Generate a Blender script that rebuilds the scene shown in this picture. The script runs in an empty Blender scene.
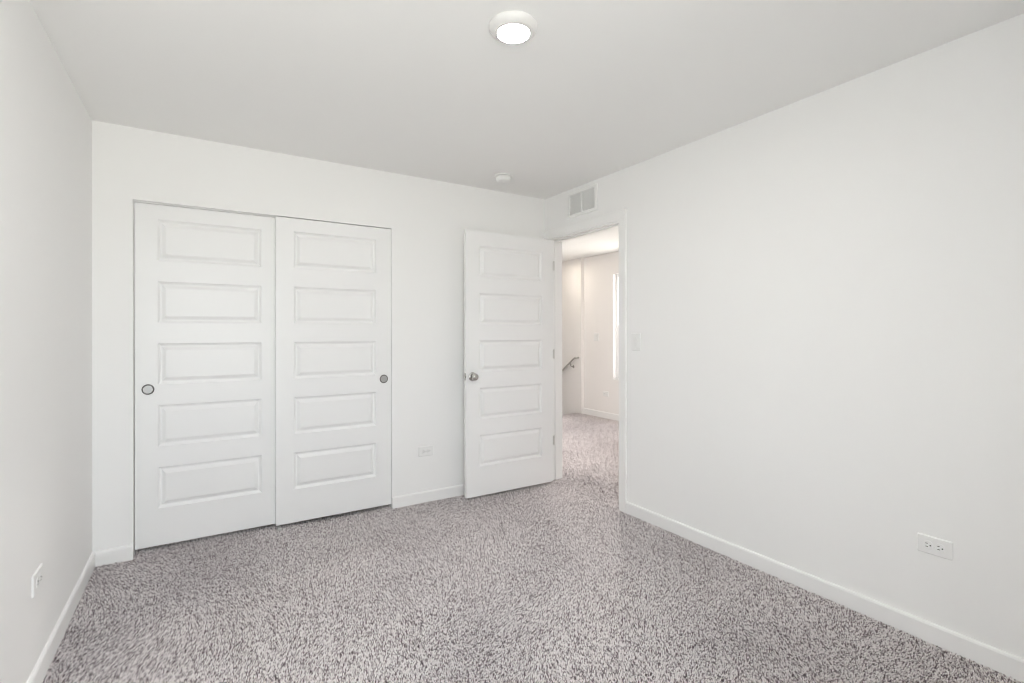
import bpy, bmesh, math
import numpy as np
from mathutils import Matrix, Vector

scene = bpy.context.scene
COL = scene.collection
R = math.radians

# ------------------------------------------------------------------ camera
F_PX, YAW, ROLL = 493.9, R(32.06), R(-0.08)
HORIZON, CAM_H = 332.46, 1.276
cam_data = bpy.data.cameras.new('camera')
cam = bpy.data.objects.new('camera', cam_data)
COL.objects.link(cam)
cam_data.sensor_fit = 'HORIZONTAL'
cam_data.sensor_width = 36.0
cam_data.lens = F_PX / 1024 * 36.0
cam_data.shift_y = (HORIZON - 341.5) / 1024
cam_data.clip_start = 0.02
fwd = Vector((math.sin(YAW), math.cos(YAW), 0))
r0 = Vector((math.cos(YAW), -math.sin(YAW), 0))
u0 = Vector((0, 0, 1))
rr = r0 * math.cos(ROLL) + u0 * math.sin(ROLL)
uu = -r0 * math.sin(ROLL) + u0 * math.cos(ROLL)
m = Matrix.Identity(4)
for i in range(3):
    m[i][0], m[i][1], m[i][2] = rr[i], uu[i], -fwd[i]
m[0][3], m[1][3], m[2][3] = 0, 0, CAM_H
cam.matrix_world = m
scene.camera = cam

# ------------------------------------------------------------------ world, light, exposure
SKY, GROUND, SKY_STRENGTH = (0.945, 0.99, 1.07), (1.06, 1.03, 0.98), 15.6
LAMP_STRENGTH = 215.0
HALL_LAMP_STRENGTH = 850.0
STAIR_LAMP_STRENGTH = 85.0
scene.view_settings.view_transform = 'Standard'
scene.view_settings.look = 'None'
scene.view_settings.gamma = 1
scene.view_settings.use_curve_mapping = False
scene.view_settings.exposure = 0.02
scene.cycles.filter_width = 1.1
scene.cycles.max_bounces = 14
scene.cycles.diffuse_bounces = 10
scene.cycles.glossy_bounces = 4
scene.cycles.transparent_max_bounces = 12
scene.cycles.sample_clamp_indirect = 6.0
scene.cycles.caustics_reflective = False
scene.cycles.caustics_refractive = False

world = bpy.data.worlds.new('sky')
scene.world = world
world.use_nodes = True
wn, wl = world.node_tree.nodes, world.node_tree.links
wn.clear()
w_out = wn.new('ShaderNodeOutputWorld')
w_bg = wn.new('ShaderNodeBackground')
w_bg.inputs['Strength'].default_value = SKY_STRENGTH
w_tc = wn.new('ShaderNodeTexCoord')
w_sep = wn.new('ShaderNodeSeparateXYZ')
w_ramp = wn.new('ShaderNodeValToRGB')
w_map = wn.new('ShaderNodeMapRange')
w_map.inputs['From Min'].default_value = -1
w_map.inputs['From Max'].default_value = 1
wl.new(w_tc.outputs['Generated'], w_sep.inputs[0])
wl.new(w_sep.outputs['Z'], w_map.inputs['Value'])
wl.new(w_map.outputs[0], w_ramp.inputs[0])
w_ramp.color_ramp.elements[0].position = 0.47
w_ramp.color_ramp.elements[0].color = (*GROUND, 1)
w_ramp.color_ramp.elements[1].position = 0.53
w_ramp.color_ramp.elements[1].color = (*SKY, 1)
wl.new(w_ramp.outputs[0], w_bg.inputs['Color'])
wl.new(w_bg.outputs[0], w_out.inputs['Surface'])

# window openings (world metres); the portals let Cycles sample the sky through them
WIN_FRONT = dict(x0=-0.42, x1=0.44, z0=0.60, z1=2.12)
WIN_HALL = dict(y0=4.40, y1=5.322, z0=0.605, z1=2.127)


def portal(name, loc, rot, sx, sy):
    ld = bpy.data.lights.new(name, 'AREA')
    ld.shape = 'RECTANGLE'
    ld.size, ld.size_y = sx, sy
    ld.cycles.is_portal = True
    o = bpy.data.objects.new(name, ld)
    o.location, o.rotation_euler = loc, rot
    COL.objects.link(o)


# ------------------------------------------------------------------ dimensions
X0, X1, Y0, Y1, H = -0.512, 2.543, -0.28, 3.508, 2.44
T = 0.12
TF = 0.30                         # outer wall behind the viewer
HX, HXS = 5.08, 5.03              # hall far wall, and the wall of the stairwell
HY0, HY1 = 1.2, 6.10              # hall carpet
CLO = (-0.335, 1.165, 2.034)      # closet opening
DOOR = (2.606, 3.432, 2.070)      # bedroom doorway: y0, y1, top

portal('daylight_bedroom_window', ((WIN_FRONT['x0'] + WIN_FRONT['x1']) / 2, Y0 - TF - 0.02, (WIN_FRONT['z0'] + WIN_FRONT['z1']) / 2),
       (R(90), 0, 0), WIN_FRONT['x1'] - WIN_FRONT['x0'], WIN_FRONT['z1'] - WIN_FRONT['z0'])
portal('daylight_hall_window', (HX + T + 0.02, (WIN_HALL['y0'] + WIN_HALL['y1']) / 2, (WIN_HALL['z0'] + WIN_HALL['z1']) / 2),
       (0, R(90), 0), WIN_HALL['z1'] - WIN_HALL['z0'], WIN_HALL['y1'] - WIN_HALL['y0'])


# ------------------------------------------------------------------ materials
def mat(name, color, rough=0.5, metal=0.0, bump=None, coat=0.0, spec=None):
    mt = bpy.data.materials.new(name)
    mt.use_nodes = True
    n, l = mt.node_tree.nodes, mt.node_tree.links
    b = n['Principled BSDF']
    b.inputs['Base Color'].default_value = (*color, 1)
    b.inputs['Roughness'].default_value = rough
    b.inputs['Metallic'].default_value = metal
    if spec is not None:
        b.inputs['Specular IOR Level'].default_value = spec
    if bump:
        scale, strength, dist = bump
        tc = n.new('ShaderNodeTexCoord')
        nz = n.new('ShaderNodeTexNoise')
        nz.inputs['Scale'].default_value = scale
        nz.inputs['Detail'].default_value = 3
        bp = n.new('ShaderNodeBump')
        bp.inputs['Strength'].default_value = strength
        bp.inputs['Distance'].default_value = dist
        l.new(tc.outputs['Object'], nz.inputs['Vector'])
        l.new(nz.outputs['Fac'], bp.inputs['Height'])
        l.new(bp.outputs[0], b.inputs['Normal'])
    return mt


def emit_mat(name, color, strength):
    mt = bpy.data.materials.new(name)
    mt.use_nodes = True
    b = mt.node_tree.nodes['Principled BSDF']
    b.inputs['Base Color'].default_value = (0.9, 0.9, 0.9, 1)
    b.inputs['Emission Color'].default_value = (*color, 1)
    b.inputs['Emission Strength'].default_value = strength
    return mt


def pane_mat(name, tint):
    mt = bpy.data.materials.new(name)
    mt.use_nodes = True
    n, l = mt.node_tree.nodes, mt.node_tree.links
    n.clear()
    out = n.new('ShaderNodeOutputMaterial')
    mx = n.new('ShaderNodeMixShader')
    mx.inputs[0].default_value = 0.06
    tr = n.new('ShaderNodeBsdfTransparent')
    tr.inputs[0].default_value = (*tint, 1)
    gl = n.new('ShaderNodeBsdfGlossy')
    gl.inputs['Roughness'].default_value = 0.02
    l.new(tr.outputs[0], mx.inputs[1])
    l.new(gl.outputs[0], mx.inputs[2])
    l.new(mx.outputs[0], out.inputs[0])
    return mt


def carpet_mat():
    mt = bpy.data.materials.new('carpet_frieze')
    mt.use_nodes = True
    n, l = mt.node_tree.nodes, mt.node_tree.links
    b = n['Principled BSDF']
    b.inputs['Roughness'].default_value = 1.0
    b.inputs['Specular IOR Level'].default_value = 0.05
    b.inputs['Sheen Weight'].default_value = 0.12
    b.inputs['Sheen Roughness'].default_value = 0.6
    tc = n.new('ShaderNodeTexCoord')
    # wobble the cells so the tufts are not round
    wob = n.new('ShaderNodeTexNoise')
    wob.inputs['Scale'].default_value = 160
    wob.inputs['Detail'].default_value = 1
    sub = n.new('ShaderNodeVectorMath'); sub.operation = 'SUBTRACT'
    sub.inputs[1].default_value = (0.5, 0.5, 0.5)
    scl = n.new('ShaderNodeVectorMath'); scl.operation = 'SCALE'
    scl.inputs['Scale'].default_value = 0.004
    add = n.new('ShaderNodeVectorMath'); add.operation = 'ADD'
    l.new(tc.outputs['Object'], wob.inputs['Vector'])
    l.new(wob.outputs['Color'], sub.inputs[0])
    l.new(sub.outputs[0], scl.inputs[0])
    l.new(tc.outputs['Object'], add.inputs[0])
    l.new(scl.outputs[0], add.inputs[1])
    vo = n.new('ShaderNodeTexVoronoi')
    vo.inputs['Scale'].default_value = 150
    l.new(add.outputs[0], vo.inputs['Vector'])
    sp = n.new('ShaderNodeSeparateColor')
    l.new(vo.outputs['Color'], sp.inputs[0])
    # yarn shades: dark plum grey to pale oatmeal
    rp = n.new('ShaderNodeValToRGB')
    e = rp.color_ramp.elements
    e[0].position, e[0].color = 0.0, (0.100, 0.076, 0.080, 1)
    e[1].position, e[1].color = 1.0, (0.92, 0.86, 0.855, 1)
    for p_, c_ in ((0.22, (0.25, 0.205, 0.212)), (0.5, (0.56, 0.50, 0.505)), (0.8, (0.78, 0.72, 0.72))):
        k = e.new(p_); k.color = (*c_, 1)
    cl = n.new('ShaderNodeTexNoise')          # clumps of like yarn
    cl.inputs['Scale'].default_value = 75
    cl.inputs['Detail'].default_value = 1
    l.new(tc.outputs['Object'], cl.inputs['Vector'])
    clm = n.new('ShaderNodeMath'); clm.operation = 'MULTIPLY_ADD'
    clm.inputs[1].default_value = 1.5
    clm.inputs[2].default_value = -0.75
    l.new(cl.outputs['Fac'], clm.inputs[0])
    sm = n.new('ShaderNodeMath'); sm.operation = 'ADD'; sm.use_clamp = True
    l.new(sp.outputs['Red'], sm.inputs[0])
    l.new(clm.outputs[0], sm.inputs[1])
    l.new(sm.outputs[0], rp.inputs[0])
    # broad patches where the pile has been brushed one way or another
    lo = n.new('ShaderNodeTexNoise')
    lo.inputs['Scale'].default_value = 2.3
    lo.inputs['Detail'].default_value = 3
    l.new(tc.outputs['Object'], lo.inputs['Vector'])
    mr = n.new('ShaderNodeMapRange')
    mr.inputs['From Min'].default_value = 0.3
    mr.inputs['From Max'].default_value = 0.7
    mr.inputs['To Min'].default_value = 0.88
    mr.inputs['To Max'].default_value = 1.12
    l.new(lo.outputs['Fac'], mr.inputs['Value'])
    mul = n.new('ShaderNodeVectorMath'); mul.operation = 'SCALE'
    l.new(rp.outputs[0], mul.inputs[0])
    l.new(mr.outputs[0], mul.inputs['Scale'])
    l.new(mul.outputs[0], b.inputs['Base Color'])
    # relief
    fine = n.new('ShaderNodeTexNoise')
    fine.inputs['Scale'].default_value = 330
    fine.inputs['Detail'].default_value = 2
    l.new(tc.outputs['Object'], fine.inputs['Vector'])
    ma = n.new('ShaderNodeMath'); ma.operation = 'MULTIPLY_ADD'
    ma.inputs[1].default_value = -0.9
    l.new(vo.outputs['Distance'], ma.inputs[0])
    l.new(fine.outputs['Fac'], ma.inputs[2])
    bp = n.new('ShaderNodeBump')
    bp.inputs['Strength'].default_value = 0.75
    bp.inputs['Distance'].default_value = 0.006
    l.new(ma.outputs[0], bp.inputs['Height'])
    l.new(bp.outputs[0], b.inputs['Normal'])
    return mt


M_WALL = mat('wall_paint', (0.90, 0.897, 0.890), 0.75, bump=(220, 0.08, 0.002), spec=0.25)
M_WALL_HALL = mat('hall_wall_paint', (0.90, 0.88, 0.862), 0.75, bump=(220, 0.08, 0.002), spec=0.25)
M_CEIL = mat('ceiling_paint', (0.90, 0.897, 0.888), 0.9, bump=(220, 0.06, 0.002), spec=0.15)
M_TRIM = mat('trim_enamel', (0.90, 0.897, 0.89), 0.38, spec=0.4)
M_DOOR = mat('door_enamel', (0.88, 0.88, 0.878), 0.36, bump=(90, 0.03, 0.001), spec=0.4)
M_PLASTIC = mat('white_plastic', (0.86, 0.86, 0.85), 0.35)
M_RING = mat('lamp_trim_ring', (0.78, 0.77, 0.76), 0.5)
M_GUIDE = mat('guide_nylon', (0.58, 0.57, 0.56), 0.5)
M_SLOT = mat('slot_black', (0.015, 0.015, 0.015), 0.6)
M_NICKEL = mat('satin_nickel', (0.50, 0.485, 0.465), 0.26, 1.0)
M_CUP = mat('brushed_nickel_cup', (0.46, 0.455, 0.45), 0.5, 1.0)
M_RIM = mat('darkened_rim', (0.22, 0.215, 0.21), 0.35, 1.0)  # toned darker than the cup, so a dark ring surrounds it
M_HINGE = mat('brushed_hinge_steel', (0.74, 0.73, 0.71), 0.5, 0.8)
M_VENT = mat('vent_enamel', (0.88, 0.88, 0.87), 0.45)
M_DUCT = mat('duct_sheet_metal', (0.42, 0.42, 0.415), 0.6, 0.0)
M_RAIL = mat('handrail_metal', (0.62, 0.60, 0.58), 0.4, 0.9)
M_VINYL = mat('window_vinyl', (0.86, 0.86, 0.86), 0.4)
M_GLASS = pane_mat('window_glass', (0.96, 0.98, 0.97))
M_GLASS_HALL = pane_mat('dimmed_window_glass', (0.70, 0.695, 0.68))  # grey tint added to hold back the daylight entering the hall
M_CARPET = carpet_mat()
M_SUBFLOOR = mat('carpet_backing', (0.22, 0.20, 0.20), 0.95)
M_LENS = emit_mat('lamp_lens', (1.0, 0.975, 0.94), LAMP_STRENGTH)
M_LENS_STAIR = emit_mat('stair_lamp_lens', (1.0, 0.88, 0.74), STAIR_LAMP_STRENGTH)
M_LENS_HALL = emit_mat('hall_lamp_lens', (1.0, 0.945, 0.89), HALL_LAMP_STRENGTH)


# ------------------------------------------------------------------ mesh helpers
def obj(name, bm, material, parent=None, smooth=False, bevel=0.0, loc=(0, 0, 0), rot=(0, 0, 0)):
    bmesh.ops.recalc_face_normals(bm, faces=bm.faces)
    me = bpy.data.meshes.new(name)
    bm.to_mesh(me)
    bm.free()
    me.materials.append(material)
    o = bpy.data.objects.new(name, me)
    COL.objects.link(o)
    o.location, o.rotation_euler = loc, rot
    if parent:
        o.parent = parent
    if smooth:
        for p in me.polygons:
            p.use_smooth = True
        try:
            me.set_sharp_from_angle(angle=R(38))
        except Exception:
            pass
    if bevel:
        md = o.modifiers.new('bevel', 'BEVEL')
        md.width, md.segments, md.limit_method = bevel, 2, 'ANGLE'
    return o


def add_box(bm, a, b):
    vs = [bm.verts.new((x, y, z)) for x in (a[0], b[0]) for y in (a[1], b[1]) for z in (a[2], b[2])]
    for f in ((0, 1, 3, 2), (4, 6, 7, 5), (0, 4, 5, 1), (2, 3, 7, 6), (0, 2, 6, 4), (1, 5, 7, 3)):
        bm.faces.new([vs[i] for i in f])


def box_bm(a, b):
    bm = bmesh.new()
    add_box(bm, a, b)
    return bm


def add_lathe(bm, prof, origin, axis, n=40):
    """prof: (radius, distance along axis) pairs."""
    axis = Vector(axis).normalized()
    s = axis.orthogonal().normalized()
    t = axis.cross(s)
    rings = []
    for r, h in prof:
        c = Vector(origin) + axis * h
        if r < 1e-6:
            rings.append([bm.verts.new(c)])
        else:
            rings.append([bm.verts.new(c + (s * math.cos(2 * math.pi * i / n) + t * math.sin(2 * math.pi * i / n)) * r) for i in range(n)])
    for A, B in zip(rings, rings[1:]):
        for i in range(n):
            j = (i + 1) % n
            q = [A[i % len(A)], A[j % len(A)], B[j % len(B)], B[i % len(B)]]
            u = []
            for v in q:
                if v not in u:
                    u.append(v)
            if len(u) > 2:
                bm.faces.new(u)
    for ring in (rings[0], rings[-1]):
        if len(ring) > 2:
            bm.faces.new(ring)


def lathe_bm(prof, origin, axis, n=40):
    bm = bmesh.new()
    add_lathe(bm, prof, origin, axis, n)
    return bm


def add_tube(bm, pts, r, n=14):
    pts = [Vector(p) for p in pts]
    rings = []
    for i, p in enumerate(pts):
        d = (pts[min(i + 1, len(pts) - 1)] - pts[max(i - 1, 0)]).normalized()
        s = d.cross(Vector((0.31, 0.17, 0.93))).normalized()
        t = d.cross(s)
        rings.append([bm.verts.new(p + (s * math.cos(2 * math.pi * k / n) + t * math.sin(2 * math.pi * k / n)) * r) for k in range(n)])
    for A, B in zip(rings, rings[1:]):
        for k in range(n):
            bm.faces.new((A[k], A[(k + 1) % n], B[(k + 1) % n], B[k]))
    bm.faces.new(rings[0])
    bm.faces.new(rings[-1])


def wall_bm(axis, p0, p1, u0, u1, z0, z1, holes=()):
    """Solid wall between p0 and p1 along axis ('x' or 'y'), with rectangular holes (u0,u1,z0,z1)."""
    bm = bmesh.new()
    us = sorted({u0, u1, *[min(max(h[i], u0), u1) for h in holes for i in (0, 1)]})
    zs = sorted({z0, z1, *[min(max(h[i], z0), z1) for h in holes for i in (2, 3)]})

    def P(p, u, z):
        return (p, u, z) if axis == 'x' else (u, p, z)

    def solid(i, j):
        if not (0 <= i < len(us) - 1 and 0 <= j < len(zs) - 1):
            return False
        cu, cz = (us[i] + us[i + 1]) / 2, (zs[j] + zs[j + 1]) / 2
        return not any(h[0] < cu < h[1] and h[2] < cz < h[3] for h in holes)
    cache = {}

    def V(p, u, z):
        k = (p, u, z)
        if k not in cache:
            cache[k] = bm.verts.new(P(p, u, z))
        return cache[k]
    for i in range(len(us) - 1):
        for j in range(len(zs) - 1):
            if not solid(i, j):
                continue
            a, b, c, d = us[i], us[i + 1], zs[j], zs[j + 1]
            for p in (p0, p1):
                bm.faces.new([V(p, a, c), V(p, b, c), V(p, b, d), V(p, a, d)])
            for (di, dj, e0, e1) in ((-1, 0, (a, c), (a, d)), (1, 0, (b, c), (b, d)), (0, -1, (a, c), (b, c)), (0, 1, (a, d), (b, d))):
                if not solid(i + di, j + dj):
                    bm.faces.new([V(p0, *e0), V(p1, *e0), V(p1, *e1), V(p0, *e1)])
    return bm


def struct(name, bm, material, label, cat, parent=None, **kw):
    o = obj(name, bm, material, parent, **kw)
    o['kind'] = 'structure'
    o['label'] = label
    o['category'] = cat
    return o


def thing(name, label, cat, loc=(0, 0, 0), rz=0.0, group=None, kind=None):
    o = bpy.data.objects.new(name, None)
    o.empty_display_size = 0.05
    COL.objects.link(o)
    o.location, o.rotation_euler = loc, (0, 0, rz)
    o['label'], o['category'] = label, cat
    if group:
        o['group'] = group
    if kind:
        o['kind'] = kind
    return o


# ------------------------------------------------------------------ the room shell
CARPET_BACK = -0.008
bm = bmesh.new()
add_box(bm, (X0 - T, Y0 - TF, -0.30), (HX + T, HY1, CARPET_BACK))
struct('floor', bm, M_SUBFLOOR, 'floor slab under the wall-to-wall carpet', 'floor')
struct('floor_stairwell', box_bm((3.88, HY1, -2.2), (HX + T, 8.75, -2.1)), M_SUBFLOOR, 'floor at the foot of the stairs', 'floor')
struct('ceiling', box_bm((X0 - T, Y0 - TF, H), (HX + T + 0.02, 8.75, H + 0.1)), M_CEIL, 'flat pale grey white painted ceiling', 'ceiling')
struct('wall_left', box_bm((X0 - T, Y0 - TF, -0.02), (X0, Y1 + T, H)), M_WALL, 'white painted wall on the left with one low outlet', 'wall')
struct('wall_back', wall_bm('y', Y1, Y1 + 0.115, X0, X1, -0.02, H, [(CLO[0], CLO[1], -1, CLO[2])]), M_WALL,
       'white painted wall holding the sliding closet doors', 'wall')
VENT = (2.866, 3.160, 2.232, 2.380)
struct('wall_right', wall_bm('x', X1, X1 + T, Y0 - TF, HY1 + 0.05, -0.02, H, [(DOOR[0] - 0.018, DOOR[1] + 0.018, -1, DOOR[2] + 0.018), VENT]), M_WALL,
       'long blank white wall on the right with the doorway', 'wall')
struct('wall_front', wall_bm('y', Y0 - TF, Y0, X0, X1, -0.02, H, [(WIN_FRONT['x0'], WIN_FRONT['x1'], WIN_FRONT['z0'], WIN_FRONT['z1'])]), M_WALL,
       'white wall with the bedroom window behind the viewer', 'wall')
# closet shell behind the sliding doors
struct('wall_closet', wall_bm('y', Y1 + 0.72, Y1 + 0.80, X0, X1, -0.02, H), M_WALL, 'white back wall inside the closet', 'wall')
struct('wall_closet_side', box_bm((X0 - T, Y1 + T, -0.02), (X0, Y1 + 0.80, H)), M_WALL, 'white left side wall inside the closet', 'wall')
struct('wall_closet_end', box_bm((1.32, Y1 + 0.115, -0.02), (1.42, Y1 + 0.72, H)), M_WALL, 'white right side wall inside the closet', 'wall')
# hall
struct('wall_hall', wall_bm('x', HX, HX + T, HY0 - T, 5.985, -0.12, H, [(WIN_HALL['y0'], WIN_HALL['y1'], WIN_HALL['z0'], WIN_HALL['z1'])]), M_WALL_HALL,
       'hall wall with tall bright window seen through the doorway', 'wall')
struct('wall_stair', box_bm((HXS, 5.985, -2.1), (HX + T, 8.75, H)), M_WALL_HALL, 'hall wall carrying the handrail beside the stairs', 'wall')
struct('wall_hall_front', box_bm((X1 + T, HY0 - T, -0.02), (HX, HY0, H)), M_WALL, 'near end wall of the hall', 'wall')
struct('wall_hall_back', box_bm((X1 + T, HY1, -2.1), (4.0, HY1 + 0.12, H)), M_WALL, 'hall wall left of the stairs', 'wall')
struct('wall_stair_left', box_bm((3.88, HY1 + 0.12, -2.1), (4.0, 8.75, H)), M_WALL, 'left wall of the stairwell', 'wall')
struct('wall_stair_end', box_bm((4.0, 8.63, -2.1), (HXS, 8.75, H)), M_WALL, 'end wall of the stairwell', 'wall')
bm = bmesh.new()
for k in range(9):
    add_box(bm, (4.0, HY1 + 0.27 * k, -2.1), (HXS, HY1 + 0.27 * (k + 1), -0.19 * (k + 1)))
struct('stairs', bm, M_CARPET, 'carpeted stairs going down beside the handrail wall', 'stairs')


# ------------------------------------------------------------------ carpet pile
def yarn_mat():
    mt = bpy.data.materials.new('carpet_yarn')
    mt.use_nodes = True
    n, l = mt.node_tree.nodes, mt.node_tree.links
    b = n['Principled BSDF']
    b.inputs['Roughness'].default_value = 1.0
    b.inputs['Specular IOR Level'].default_value = 0.05
    at = n.new('ShaderNodeAttribute')
    at.attribute_name = 'yarn'
    rp = n.new('ShaderNodeValToRGB')
    e = rp.color_ramp.elements
    e[0].position, e[0].color = 0.0, (*YARN[0], 1)
    e[1].position, e[1].color = 1.0, (*YARN[-1], 1)
    for k in range(1, len(YARN) - 1):
        c = e.new(k / (len(YARN) - 1))
        c.color = (*YARN[k], 1)
    l.new(at.outputs['Fac'], rp.inputs[0])
    l.new(rp.outputs[0], b.inputs['Base Color'])
    return mt


# yarn shades from dark plum grey to pale oatmeal
YARN = [(0.090, 0.066, 0.074), (0.43, 0.378, 0.385), (0.81, 0.757, 0.755), (0.91, 0.862, 0.857), (0.95, 0.91, 0.905)]
rng = np.random.default_rng(7)


def patch(x0, x1, y0, y1, step):
    nx, ny = int((x1 - x0) / step), int((y1 - y0) / step)
    gx, gy = np.meshgrid((np.arange(nx) + 0.5) / nx * (x1 - x0) + x0, (np.arange(ny) + 0.5) / ny * (y1 - y0) + y0)
    p = np.stack([gx.ravel(), gy.ravel()], 1)
    p += rng.uniform(-0.45, 0.45, p.shape) * step
    return p[(p[:, 0] > x0) & (p[:, 0] < x1) & (p[:, 1] > y0) & (p[:, 1] < y1)]


def soft_field(p, n, kmin, kmax):
    """Smooth random field, a sum of a few waves: how the pile was brushed."""
    f = np.zeros(len(p))
    for _ in range(n):
        a, k, ph = rng.uniform(0, 2 * math.pi), rng.uniform(kmin, kmax), rng.uniform(0, 2 * math.pi)
        f += np.sin(k * (p[:, 0] * math.cos(a) + p[:, 1] * math.sin(a)) + ph)
    return f / math.sqrt(n)


STEP = 0.0052
M_YARN = yarn_mat()


def lay_carpet(label, patches, xmin, xmax):
    pts = np.concatenate(patches)
    N = len(pts)
    big = np.where(pts[:, 0] > X1 + T, 1.15, 1.0)
    lean = 0.0035 * np.stack([soft_field(pts, 9, 2.5, 9.0), soft_field(pts, 9, 2.5, 9.0)], 1) + rng.normal(0, 0.0024, (N, 2))
    hgt = rng.uniform(0.0075, 0.0125, N)
    rad = rng.uniform(0.0021, 0.0032, N) * big
    rot = rng.uniform(0, 2 * math.pi, N)
    V = np.zeros((N, 7, 3))
    for k in range(3):
        a = rot + 2 * math.pi * k / 3
        d = np.stack([np.cos(a), np.sin(a)], 1)
        V[:, k, :2] = pts + d * rad[:, None]
        V[:, k, 2] = CARPET_BACK
        V[:, 3 + k, :2] = pts + lean * 0.6 + d * (rad * 0.92)[:, None]
        V[:, 3 + k, 2] = CARPET_BACK + hgt * 0.66
    V[:, 6, :2] = pts + lean * 1.2
    V[:, 6, 2] = CARPET_BACK + hgt
    V[:, :, 0] = np.clip(V[:, :, 0], xmin, xmax)
    quad = np.array([[0, 1, 4, 3], [1, 2, 5, 4], [2, 0, 3, 5]])
    tri = np.array([[3, 4, 6], [4, 5, 6], [5, 3, 6]])
    base = (np.arange(N) * 7)[:, None, None]
    loops = np.concatenate([(quad[None] + base).reshape(N, 12), (tri[None] + base).reshape(N, 9)], 1).ravel()
    starts = ((np.arange(N) * 21)[:, None] + np.array([0, 4, 8, 12, 15, 18])[None]).ravel()
    me = bpy.data.meshes.new('carpet')
    me.vertices.add(N * 7)
    me.vertices.foreach_set('co', V.ravel().astype(np.float32))
    me.loops.add(len(loops))
    me.loops.foreach_set('vertex_index', loops.astype(np.int32))
    me.polygons.add(N * 6)
    me.polygons.foreach_set('loop_start', starts.astype(np.int32))
    me.update(calc_edges=True)
    yarn = rng.uniform(0, 1, N)
    at = me.attributes.new('yarn', 'FLOAT', 'FACE')
    at.data.foreach_set('value', np.repeat(yarn, 6).astype(np.float32))
    me.materials.append(M_YARN)
    carpet = bpy.data.objects.new('carpet', me)
    COL.objects.link(carpet)
    carpet['kind'] = 'stuff'
    carpet['label'] = label
    carpet['category'] = 'carpet'


lay_carpet('speckled taupe grey wall-to-wall carpet of the bedroom', [
    patch(X0 + 0.010, X1 - 0.003, Y0 + 0.01, Y1 - 0.010, STEP),
    patch(CLO[0] + 0.004, CLO[1] - 0.004, Y1 - 0.010, Y1 + 0.20, STEP)], X0 + 0.004, X1 - 0.0025)
lay_carpet('speckled taupe grey carpet of the hall, seen through the doorway', [
    patch(X1 - 0.001, X1 + T + 0.01, DOOR[0] + 0.003, DOOR[1] - 0.003, STEP),
    patch(X1 + T + 0.01, HX - 0.01, HY0 + 0.01, HY1 - 0.004, 0.0068)], X1 - 0.0005, HX - 0.004)


# ------------------------------------------------------------------ baseboards and casing
BB_H, BB_T = 0.080, 0.013


def board_bm(a, b, inward, h=BB_H, t=BB_T):
    """Baseboard from a to b (xy) standing on the carpet, its face towards inward, with an eased top edge."""
    bm = bmesh.new()
    a, b, n = Vector((*a, 0)), Vector((*b, 0)), Vector((*inward, 0))
    prof = [(0, -0.008), (t, -0.008), (t, h - 0.010), (t - 0.003, h - 0.003), (t - 0.007, h), (0, h)]
    rings = []
    for p in (a, b):
        rings.append([bm.verts.new(p + n * d + Vector((0, 0, z))) for d, z in prof])
    k = len(prof)
    for i in range(k):
        bm.faces.new((rings[0][i], rings[0][(i + 1) % k], rings[1][(i + 1) % k], rings[1][i]))
    bm.faces.new(rings[0])
    bm.faces.new(rings[1])
    return bm


struct('baseboard_left', board_bm((X0, Y0), (X0, Y1), (1, 0)), M_TRIM, 'white baseboard along the left wall', 'baseboard')
struct('baseboard_back', board_bm((X0 + BB_T, Y1), (CLO[0], Y1), (0, -1)), M_TRIM, 'short white baseboard left of the closet doors', 'baseboard')
struct('baseboard_back_right', board_bm((CLO[1], Y1), (X1 - 0.018, Y1), (0, -1)), M_TRIM, 'white baseboard right of the closet, running behind the open door', 'baseboard')
struct('baseboard_right', board_bm((X1, Y0), (X1, DOOR[0] - 0.078), (-1, 0)), M_TRIM, 'long white baseboard along the right wall', 'baseboard')
struct('baseboard_hall', board_bm((HX, HY0), (HX, 5.985), (-1, 0), 0.09), M_TRIM, 'white baseboard below the hall window', 'baseboard')

# jamb lining of the doorway with its stop
jt = 0.018
bm = bmesh.new()
xa, xb = X1 - 0.001, X1 + T + 0.001
add_box(bm, (xa, DOOR[0] - jt, 0), (xb, DOOR[0], DOOR[2] + jt))
add_box(bm, (xa, DOOR[1], 0), (xb, DOOR[1] + jt, DOOR[2] + jt))
add_box(bm, (xa, DOOR[0], DOOR[2]), (xb, DOOR[1], DOOR[2] + jt))
s0, s1, st = X1 + 0.042, X1 + 0.078, 0.010
add_box(bm, (s0, DOOR[0], 0), (s1, DOOR[0] + st, DOOR[2]))
add_box(bm, (s0, DOOR[1] - st, 0), (s1, DOOR[1], DOOR[2]))
add_box(bm, (s0, DOOR[0] + st, DOOR[2] - st), (s1, DOOR[1] - st, DOOR[2]))
struct('trim_1', bm, M_TRIM, 'white jamb lining inside the bedroom doorway', 'door jamb')


def casing_bm(x_wall, side, y0, y1, top, w=0.070, t=0.016):
    """Flat door casing with eased outer edge on the wall plane x = x_wall; side = -1 faces -x."""
    bm = bmesh.new()
    prof = [(0, 0), (0, t * 0.62), (0.008, t * 0.72), (0.02, t * 0.78), (w - 0.016, t), (w - 0.004, t), (w, t * 0.8), (w, 0)]
    rows = []
    for d, h in prof:
        x = x_wall + side * h
        rows.append([bm.verts.new((x, y0 - d, 0)), bm.verts.new((x, y0 - d, top + d)),
                     bm.verts.new((x, y1 + min(d, ymax), top + d)), bm.verts.new((x, y1 + min(d, ymax), 0))])
    for A, B in zip(rows, rows[1:]):
        for i in range(3):
            bm.faces.new((A[i], A[i + 1], B[i + 1], B[i]))
    for i in (0, 3):
        bm.faces.new([r_[i] for r_ in rows])
    bm.faces.new([rows[0][0], rows[0][1], rows[-1][1], rows[-1][0]])
    bm.faces.new([rows[0][1], rows[0][2], rows[-1][2], rows[-1][1]])
    bm.faces.new([rows[0][2], rows[0][3], rows[-1][3], rows[-1][2]])
    return bm


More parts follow.
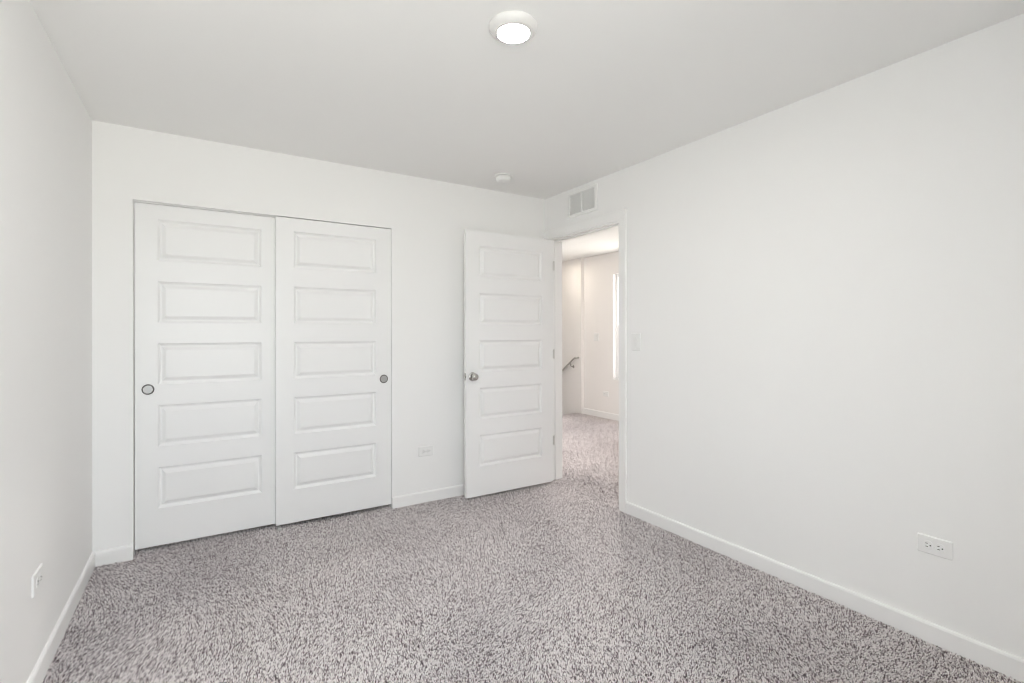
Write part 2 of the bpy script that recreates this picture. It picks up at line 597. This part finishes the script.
ymax = 0.070
struct('trim_2', casing_bm(X1, -1, DOOR[0] - 0.006, DOOR[1] + 0.006, DOOR[2] + 0.012), M_TRIM, 'white casing framing the doorway on the bedroom side', 'door casing')
struct('trim_3', casing_bm(X1 + T, 1, DOOR[0] - 0.006, DOOR[1] + 0.006, DOOR[2] + 0.012), M_TRIM, 'white casing framing the doorway on the hall side', 'door casing')
# head track of the closet, up inside its opening
bm = bmesh.new()
add_box(bm, (CLO[0], Y1 + 0.0455, CLO[2] - 0.003), (CLO[1], Y1 + 0.0515, CLO[2] + 0.0))
add_box(bm, (CLO[0], Y1 + 0.10, CLO[2] - 0.03), (CLO[1], Y1 + 0.112, CLO[2]))
struct('trim_4', bm, M_TRIM, 'white sliding track at the head of the closet opening', 'track')


# ------------------------------------------------------------------ five-panel doors
PANELS = [(0.245 + 0.364 * i, 0.487 + 0.364 * i) for i in range(5)]


def door_leaf_bm(w, z0, z1, th, stile, both=True):
    """Moulded five-panel leaf, x 0..w, front face y = 0 looking to -y, back face y = th."""
    bm = bmesh.new()
    xs = [0, stile, w - stile, w]

    def face(y_of, flip):
        zc = [z0] + [z for p in PANELS for z in p] + [z1]
        for i in range(3):
            for j in range(len(zc) - 1):
                if i == 1 and j % 2 == 1:
                    continue
                bm.faces.new([bm.verts.new((x, y_of(0), z)) for x, z in ((xs[i], zc[j]), (xs[i + 1], zc[j]), (xs[i + 1], zc[j + 1]), (xs[i], zc[j + 1]))])
        # sticking: quick step down, narrow flat, then a broad bevel up to the raised field
        steps = [(0, 0), (0.0016, 0.0040), (0.0110, 0.0135), (0.0145, 0.0150), (0.0185, 0.0150), (0.0230, 0.0125), (0.0350, 0.0034), (0.0385, 0.0020), (0.0400, 0.0004)]
        for (a, b) in PANELS:
            rings = []
            for ins, dep in steps:
                rings.append([bm.verts.new((x, y_of(dep), z)) for x, z in ((xs[1] + ins, a + ins), (xs[2] - ins, a + ins), (xs[2] - ins, b - ins), (xs[1] + ins, b - ins))])
            for A, B in zip(rings, rings[1:]):
                for i in range(4):
                    bm.faces.new((A[i], A[(i + 1) % 4], B[(i + 1) % 4], B[i]))
            bm.faces.new(rings[-1])
    face(lambda d: d, False)
    if both:
        face(lambda d: th - d, True)
    else:
        bm.faces.new([bm.verts.new((x, th, z)) for x, z in ((0, z0), (w, z0), (w, z1), (0, z1))])
    for x in (0, w):
        bm.faces.new([bm.verts.new((x, y, z)) for y, z in ((0, z0), (th, z0), (th, z1), (0, z1))])
    for z in (z0, z1):
        bm.faces.new([bm.verts.new((x, y, z)) for x, y in ((0, 0), (w, 0), (w, th), (0, th))])
    bmesh.ops.remove_doubles(bm, verts=bm.verts, dist=1e-5)
    return bm


def pull(parent, x, z):
    """Round flush pull: rim with a dished cup, set in the face of a sliding door."""
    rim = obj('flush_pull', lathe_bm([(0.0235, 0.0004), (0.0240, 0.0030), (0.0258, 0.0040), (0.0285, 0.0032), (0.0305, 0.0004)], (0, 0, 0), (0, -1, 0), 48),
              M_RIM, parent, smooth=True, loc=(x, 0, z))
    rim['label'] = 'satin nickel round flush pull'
    obj('pull_cup', lathe_bm([(0.0, 0.0005), (0.009, 0.0007), (0.016, 0.0014), (0.0210, 0.0026), (0.0232, 0.0036)], (0, 0, 0), (0, -1, 0), 48),
        M_CUP, rim, smooth=True)
    return rim


LEFT_Y, RIGHT_Y = Y1 + 0.053, Y1 + 0.009
d1 = struct('door_1', door_leaf_bm(0.762, 0.028, 2.029, 0.035, 0.1085), M_DOOR,
            'left white five-panel sliding closet door, on the rear track', 'closet door', loc=(-0.332, LEFT_Y, 0))
pull(d1, 0.062, 0.947)
d2 = struct('door_2', door_leaf_bm(0.762, 0.028, 2.029, 0.035, 0.1085), M_DOOR,
            'right white five-panel sliding closet door, overlapping in front', 'closet door', loc=(0.4005, RIGHT_Y, 0))
pull(d2, 0.762 - 0.053, 0.942)

# floor guide where the two sliding doors overlap
g = thing('door_guide', 'small pale floor guide on carpet where the two closet doors overlap', 'door guide', (0.421, Y1 + 0.045, 0))
bm = bmesh.new()
add_box(bm, (-0.012, -0.064, -0.006), (0.012, 0.055, 0.013))
obj('guide_base', bm, M_GUIDE, g, bevel=0.002)
for ya, yb in ((0.0005, 0.0065), (0.047, 0.053)):
    obj('guide_fin', box_bm((-0.010, ya, 0.012), (0.010, yb, 0.040 if ya < 0.02 else 0.024)), M_GUIDE, g)

# the open bedroom door, hinged on the jamb nearest the corner
DW, DT, DF = 0.815, 0.035, 3.350
d3 = struct('door_3', door_leaf_bm(DW, 0.020, 2.056, DT, 0.112), M_DOOR,
            'white five-panel bedroom door standing open against the closet wall', 'door', loc=(1.690, DF, 0))


def knob(parent, y_face, sgn):
    kb = obj('door_knob', lathe_bm([(0.0, 0.062), (0.010, 0.0615), (0.019, 0.058), (0.0255, 0.051), (0.0275, 0.043), (0.0255, 0.035), (0.019, 0.029),
                                    (0.0125, 0.025), (0.0115, 0.018), (0.0125, 0.010), (0.0, 0.010)], (0, 0, 0), (0, sgn, 0), 40),
             M_NICKEL, parent, smooth=True, loc=(0.052, y_face, 0.940))
    kb['label'] = 'satin nickel round knob'
    obj('rosette', lathe_bm([(0.0, 0.011), (0.020, 0.0105), (0.028, 0.0085), (0.0325, 0.004), (0.0330, 0.0)], (0, 0, 0), (0, sgn, 0), 40), M_NICKEL, kb, smooth=True)
    return kb


knob(d3, 0.0, -1)
knob(d3, DT, 1)
bm = bmesh.new()
add_box(bm, (-0.0015, 0.006, 0.912), (0.0005, 0.029, 0.968))
lp = obj('latch_plate', bm, M_NICKEL, d3)
lp['label'] = 'nickel latch plate'
bm = bmesh.new()
add_box(bm, (-0.011, 0.012, 0.930), (-0.0015, 0.023, 0.950))
obj('latch_bolt', bm, M_NICKEL, lp, bevel=0.002)
for zc in (0.365, 1.095, 1.838):
    hg = obj('hinge', lathe_bm([(0.0, -0.037), (0.0066, -0.036), (0.0066, 0.036), (0.0, 0.037)], (0, 0, 0), (0, 0, 1), 16), M_HINGE, d3, smooth=True,
             loc=(DW + 0.009, -0.004, zc))
    hg['label'] = 'grey steel butt hinge'
    bm = bmesh.new()
    add_box(bm, (-0.010, 0.002, -0.036), (-0.0085, 0.034, 0.036))
    obj('hinge_leaf', bm, M_HINGE, hg)
    for zz in (-0.042, 0.037):
        obj('hinge_tip', lathe_bm([(0.0, 0.0), (0.005, 0.0005), (0.0055, 0.003), (0.003, 0.005), (0.0, 0.0052)], (0, 0, zz), (0, 0, 1), 14), M_HINGE, hg, smooth=True)


# ------------------------------------------------------------------ windows
def window(name, label, w, h, loc, rz, glass):
    """Double-hung vinyl window in local x 0..w, z 0..h, at y 0 (room side -y)."""
    bm = bmesh.new()
    f = 0.045
    for a, b in (((0, 0.0, 0), (f, 0.07, h)), ((w - f, 0.0, 0), (w, 0.07, h)), ((f, 0.0, 0), (w - f, 0.07, f)), ((f, 0.0, h - f), (w - f, 0.07, h))):
        add_box(bm, a, b)
    o = struct(name, bm, M_VINYL, label, 'window', loc=loc, rot=(0, 0, rz))
    for (za, zb, ya) in ((f, h / 2 + 0.02, 0.008), (h / 2 - 0.02, h - f, 0.034)):
        bm = bmesh.new()
        s = 0.035
        for a, b in (((f, ya, za), (f + s, ya + 0.025, zb)), ((w - f - s, ya, za), (w - f, ya + 0.025, zb)),
                     ((f + s, ya, za), (w - f - s, ya + 0.025, za + s)), ((f + s, ya, zb - s), (w - f - s, ya + 0.025, zb))):
            add_box(bm, a, b)
        sash = obj('sash', bm, M_VINYL, o)
        obj('pane', box_bm((f + s, ya + 0.011, za + s), (w - f - s, ya + 0.014, zb - s)), glass, sash)
    return o


window('window_1', 'tall white hall window full of daylight, at the edge of the doorway', WIN_HALL['y1'] - WIN_HALL['y0'], WIN_HALL['z1'] - WIN_HALL['z0'],
       (HX + 0.045, WIN_HALL['y1'], WIN_HALL['z0']), R(-90), M_GLASS_HALL)
window('window_2', 'bedroom window behind the viewer', WIN_FRONT['x1'] - WIN_FRONT['x0'], WIN_FRONT['z1'] - WIN_FRONT['z0'],
       (WIN_FRONT['x1'], Y0 - 0.22, WIN_FRONT['z0']), R(180), M_GLASS)
bm = box_bm((HX - 0.018, WIN_HALL['y0'] - 0.02, WIN_HALL['z0'] - 0.022), (HX + 0.045, WIN_HALL['y1'] - 0.002, WIN_HALL['z0']))
struct('trim_5', bm, M_TRIM, 'white stool below the hall window', 'window sill', bevel=0.003)


# ------------------------------------------------------------------ outlets and switches
def rounded_rect(bm, w, h, r, y0, y1, cx=0.0, cz=0.0, n=5, ease=0.0):
    pts = []
    for sx, sz, a0 in ((1, 1, 0), (-1, 1, 90), (-1, -1, 180), (1, -1, 270)):
        for k in range(n + 1):
            a = R(a0 + 90 * k / n)
            pts.append((cx + sx * (w / 2 - r) + r * math.cos(a), cz + sz * (h / 2 - r) + r * math.sin(a)))
    rings = []
    lay = [(y0, 0.0), (y1 + ease if ease else y1, 0.0)] + ([(y1, ease)] if ease else [])
    for y, ins in lay:
        fx, fz = (w / 2 - ins) / (w / 2), (h / 2 - ins) / (h / 2)
        rings.append([bm.verts.new((cx + (x - cx) * fx, y, cz + (z - cz) * fz)) for x, z in pts])
    k = len(pts)
    for A, B in zip(rings, rings[1:]):
        for i in range(k):
            bm.faces.new((A[i], A[(i + 1) % k], B[(i + 1) % k], B[i]))
    bm.faces.new(rings[0])
    bm.faces.new(rings[-1])


def cover(t, w, h):
    bm = bmesh.new()
    rounded_rect(bm, w, h, 0.006, 0.0, -0.0065, ease=0.0035)
    return obj('cover_plate', bm, M_PLASTIC, t)


def outlet(label, loc, rz, w=0.118, h=0.074):
    """Duplex outlet lying on its side; local -y looks into the room, +x to the viewer's right."""
    t = thing('wall_outlet', label, 'outlet', loc, rz, 'duplex outlets low on the walls')
    cover(t, w, h)
    for cx in (-0.0195, 0.0195):
        bm = bmesh.new()
        rounded_rect(bm, 0.028, 0.034, 0.010, -0.0055, -0.0085, cx, 0.0, ease=0.0008)
        rc = obj('receptacle', bm, M_PLASTIC, t)
        for dz, ln in ((0.0064, 0.0070), (-0.0064, 0.0084)):
            bm = bmesh.new()
            add_box(bm, (cx - 0.0080, -0.0090, dz - 0.0013), (cx - 0.0080 + ln, -0.0080, dz + 0.0013))
            o = obj('slot', bm, M_SLOT, rc)
            o['label'] = 'black blade slot'
        o = obj('ground_hole', lathe_bm([(0.0, 0.0), (0.0027, 0.0), (0.0027, 0.001), (0.0, 0.001)], (cx + 0.0080, -0.0080, 0), (0, -1, 0), 16), M_SLOT, rc)
        o['label'] = 'black round ground hole'
    obj('screw', lathe_bm([(0.0, 0.0018), (0.0022, 0.0014), (0.0032, 0.0004), (0.0032, 0.0)], (0, -0.0064, 0), (0, -1, 0), 16), M_PLASTIC, t, smooth=True)
    return t


def switch(label, loc, rz, w=0.086, h=0.122, group=None):
    t = thing('light_switch', label, 'light switch', loc, rz, group)
    cover(t, w, h)
    bm = bmesh.new()
    rounded_rect(bm, 0.0345, 0.0680, 0.002, -0.0055, -0.0072, ease=0.0005)
    fr = obj('switch_frame', bm, M_PLASTIC, t)
    bm = bmesh.new()
    vs = []
    prof = [(-0.031, -0.0072), (-0.031, -0.0082), (0.0, -0.0098), (0.031, -0.0125), (0.031, -0.0072)]
    for x in (-0.0145, 0.0145):
        vs.append([bm.verts.new((x, y, z)) for z, y in prof])
    for i in range(5):
        bm.faces.new((vs[0][i], vs[0][(i + 1) % 5], vs[1][(i + 1) % 5], vs[1][i]))
    bm.faces.new(vs[0])
    bm.faces.new(vs[1])
    obj('rocker', bm, M_PLASTIC, t)
    for z in (-0.048, 0.048):
        obj('screw', lathe_bm([(0.0, 0.0012), (0.0024, 0.001), (0.0030, 0.0)], (0, -0.0064, z), (0, -1, 0), 14), M_PLASTIC, t, smooth=True)
    return t


outlet('white duplex outlet low on the long blank right wall', (X1, 0.797, 0.397), R(-90))
outlet('white duplex outlet between the closet and the open door', (1.428, Y1, 0.382), 0)
outlet('white duplex outlet low on the left wall near its corner', (X0, 2.436, 0.378), R(90), 0.126, 0.078)
outlet('small white outlet in the hall, below the hall window', (HX, 5.485, 0.362), R(-90))
switch('white rocker switch on bedroom wall just right of the doorway', (X1, 2.441, 1.210), R(-90))
switch('white switch plate on hall wall, seen through the doorway', (HX, 5.688, 1.206), R(-90), 0.116, 0.122)


# ------------------------------------------------------------------ ceiling lights, smoke detector, return grille
def ceiling_light(label, loc, lens):
    t = thing('ceiling_light', label, 'ceiling light', loc, 0, 'white disc lights on the ceiling')
    obj('trim_ring', lathe_bm([(0.0, 0.0), (0.093, 0.0), (0.0935, 0.004), (0.092, 0.010), (0.085, 0.019), (0.074, 0.0265), (0.066, 0.0295), (0.0620, 0.0295), (0.0605, 0.0270), (0.0605, 0.0225), (0.0, 0.0225)],
                              (0, 0, 0), (0, 0, -1), 64), M_RING, t, smooth=True)
    o = obj('lens', lathe_bm([(0.0, 0.0230), (0.0600, 0.0230), (0.0600, 0.0260), (0.0, 0.0262)], (0, 0, 0), (0, 0, -1), 64), lens, t, smooth=True)
    o['label'] = 'glowing white lens'
    return t


ceiling_light('lit white disc light on the bedroom ceiling', (1.003, 1.588, H), M_LENS)
ceiling_light('lit disc light on the hall ceiling, peeking past the door frame', (4.625, 6.095, H), M_LENS_STAIR)
ceiling_light('lit disc light on the hall ceiling just outside the doorway, behind the door head', (3.50, 3.60, H), M_LENS_HALL)

t = thing('smoke_detector', 'round white smoke detector on the ceiling near the closet wall', 'smoke detector', (1.893, 3.140, H))
obj('mounting_base', lathe_bm([(0.0, 0.0), (0.067, 0.0), (0.068, 0.003), (0.067, 0.009), (0.062, 0.011), (0.0, 0.011)], (0, 0, 0), (0, 0, -1), 48), M_PLASTIC, t, smooth=True)
obj('sensor_body', lathe_bm([(0.0, 0.010), (0.050, 0.010), (0.050, 0.014), (0.0555, 0.016), (0.0565, 0.022), (0.054, 0.036), (0.047, 0.045), (0.036, 0.0485), (0.0, 0.0495)],
                            (0, 0, 0), (0, 0, -1), 48), M_PLASTIC, t, smooth=True)
obj('test_button', lathe_bm([(0.0, 0.0515), (0.010, 0.0510), (0.0125, 0.0485), (0.0125, 0.0470), (0.0, 0.047)], (0.0, 0.0, 0), (0, 0, -1), 24), M_PLASTIC, t, smooth=True)

# return-air grille above the doorway; local y = 0 is the wall face, -y into the room
vy, vz = (VENT[0] + VENT[1]) / 2, (VENT[2] + VENT[3]) / 2
t = thing('return_air_grille', 'white louvred air grille high on the wall above the doorway', 'air vent', (X1, vy, vz), R(-90))
OW, OH, IW, IH = 0.368, 0.206, 0.304, 0.158
bm = bmesh.new()
rings = []
for hw, hh, y in ((OW / 2, OH / 2, 0.0), (OW / 2, OH / 2, -0.003), (OW / 2 - 0.006, OH / 2 - 0.006, -0.009), (IW / 2 + 0.003, IH / 2 + 0.003, -0.009), (IW / 2, IH / 2, -0.006), (IW / 2, IH / 2, 0.012)):
    rings.append([bm.verts.new((x, y, z)) for x, z in ((-hw, -hh), (hw, -hh), (hw, hh), (-hw, hh))])
for A, B in zip(rings, rings[1:]):
    for i in range(4):
        bm.faces.new((A[i], A[(i + 1) % 4], B[(i + 1) % 4], B[i]))
obj('grille_frame', bm, M_VENT, t)
bm = bmesh.new()
add_box(bm, (-0.0075, -0.008, -IH / 2), (0.0075, 0.010, IH / 2))
obj('mullion', bm, M_VENT, t)
for side in (-1, 1):
    bm = bmesh.new()
    xa, xb = (-IW / 2, -0.0075) if side < 0 else (0.0075, IW / 2)
    nl = 15
    for k in range(nl):
        zc = -IH / 2 + IH * (k + 0.5) / nl
        # blade tilts up towards the room
        dy, dz, th = 0.0055, 0.0044, 0.0005
        pts = [(-dy, zc + dz - th), (-dy, zc + dz + th), (dy, zc - dz + th), (dy, zc - dz - th)]
        A = [bm.verts.new((xa, y + 0.001, z)) for y, z in pts]
        B = [bm.verts.new((xb, y + 0.001, z)) for y, z in pts]
        for i in range(4):
            bm.faces.new((A[i], A[(i + 1) % 4], B[(i + 1) % 4], B[i]))
        bm.faces.new(A)
        bm.faces.new(B)
    obj('louvre_panel', bm, M_VENT, t)
bm = bmesh.new()
hw, hh = (VENT[1] - VENT[0]) / 2 - 0.001, (VENT[3] - VENT[2]) / 2 - 0.001
A = [bm.verts.new((x, 0.001, z)) for x, z in ((-hw, -hh), (hw, -hh), (hw, hh), (-hw, hh))]
B = [bm.verts.new((x, 0.10, z)) for x, z in ((-hw, -hh), (hw, -hh), (hw, hh), (-hw, hh))]
for i in range(4):
    bm.faces.new((A[i], A[(i + 1) % 4], B[(i + 1) % 4], B[i]))
bm.faces.new(B)
o = obj('duct', bm, M_DUCT, t)
o['label'] = 'dark grey duct opening'

# ------------------------------------------------------------------ handrail on the stairwell wall
t = thing('handrail', 'grey handrail sloping down along the stair wall in the hall', 'handrail', (HXS, 6.05, 0.88))
bm = bmesh.new()
pts = [(0.0, 0.0, 0.0), (-0.030, 0.0, 0.0), (-0.050, 0.006, -0.002), (-0.060, 0.022, -0.006), (-0.062, 0.05, -0.022)]
sl = -0.19 / 0.27
for k in range(1, 9):
    pts.append((-0.062, 0.05 + 0.28 * k, -0.022 + 0.28 * k * sl))
add_tube(bm, pts, 0.0145, 16)
obj('rail', bm, M_RAIL, t, smooth=True)
for yb in (0.13, 1.9):
    zb = -0.022 + (yb - 0.05) * sl
    bm = bmesh.new()
    add_tube(bm, [(0.0, yb, zb - 0.075), (-0.030, yb, zb - 0.075), (-0.052, yb, zb - 0.062), (-0.061, yb, zb - 0.040), (-0.062, yb, zb - 0.012)], 0.0065, 10)
    b = obj('bracket', bm, M_NICKEL, t, smooth=True)
    obj('bracket_rose', lathe_bm([(0.0, 0.006), (0.020, 0.005), (0.026, 0.0), (0.0, 0.0)], (0.0, yb, zb - 0.075), (-1, 0, 0), 24), M_NICKEL, b, smooth=True)
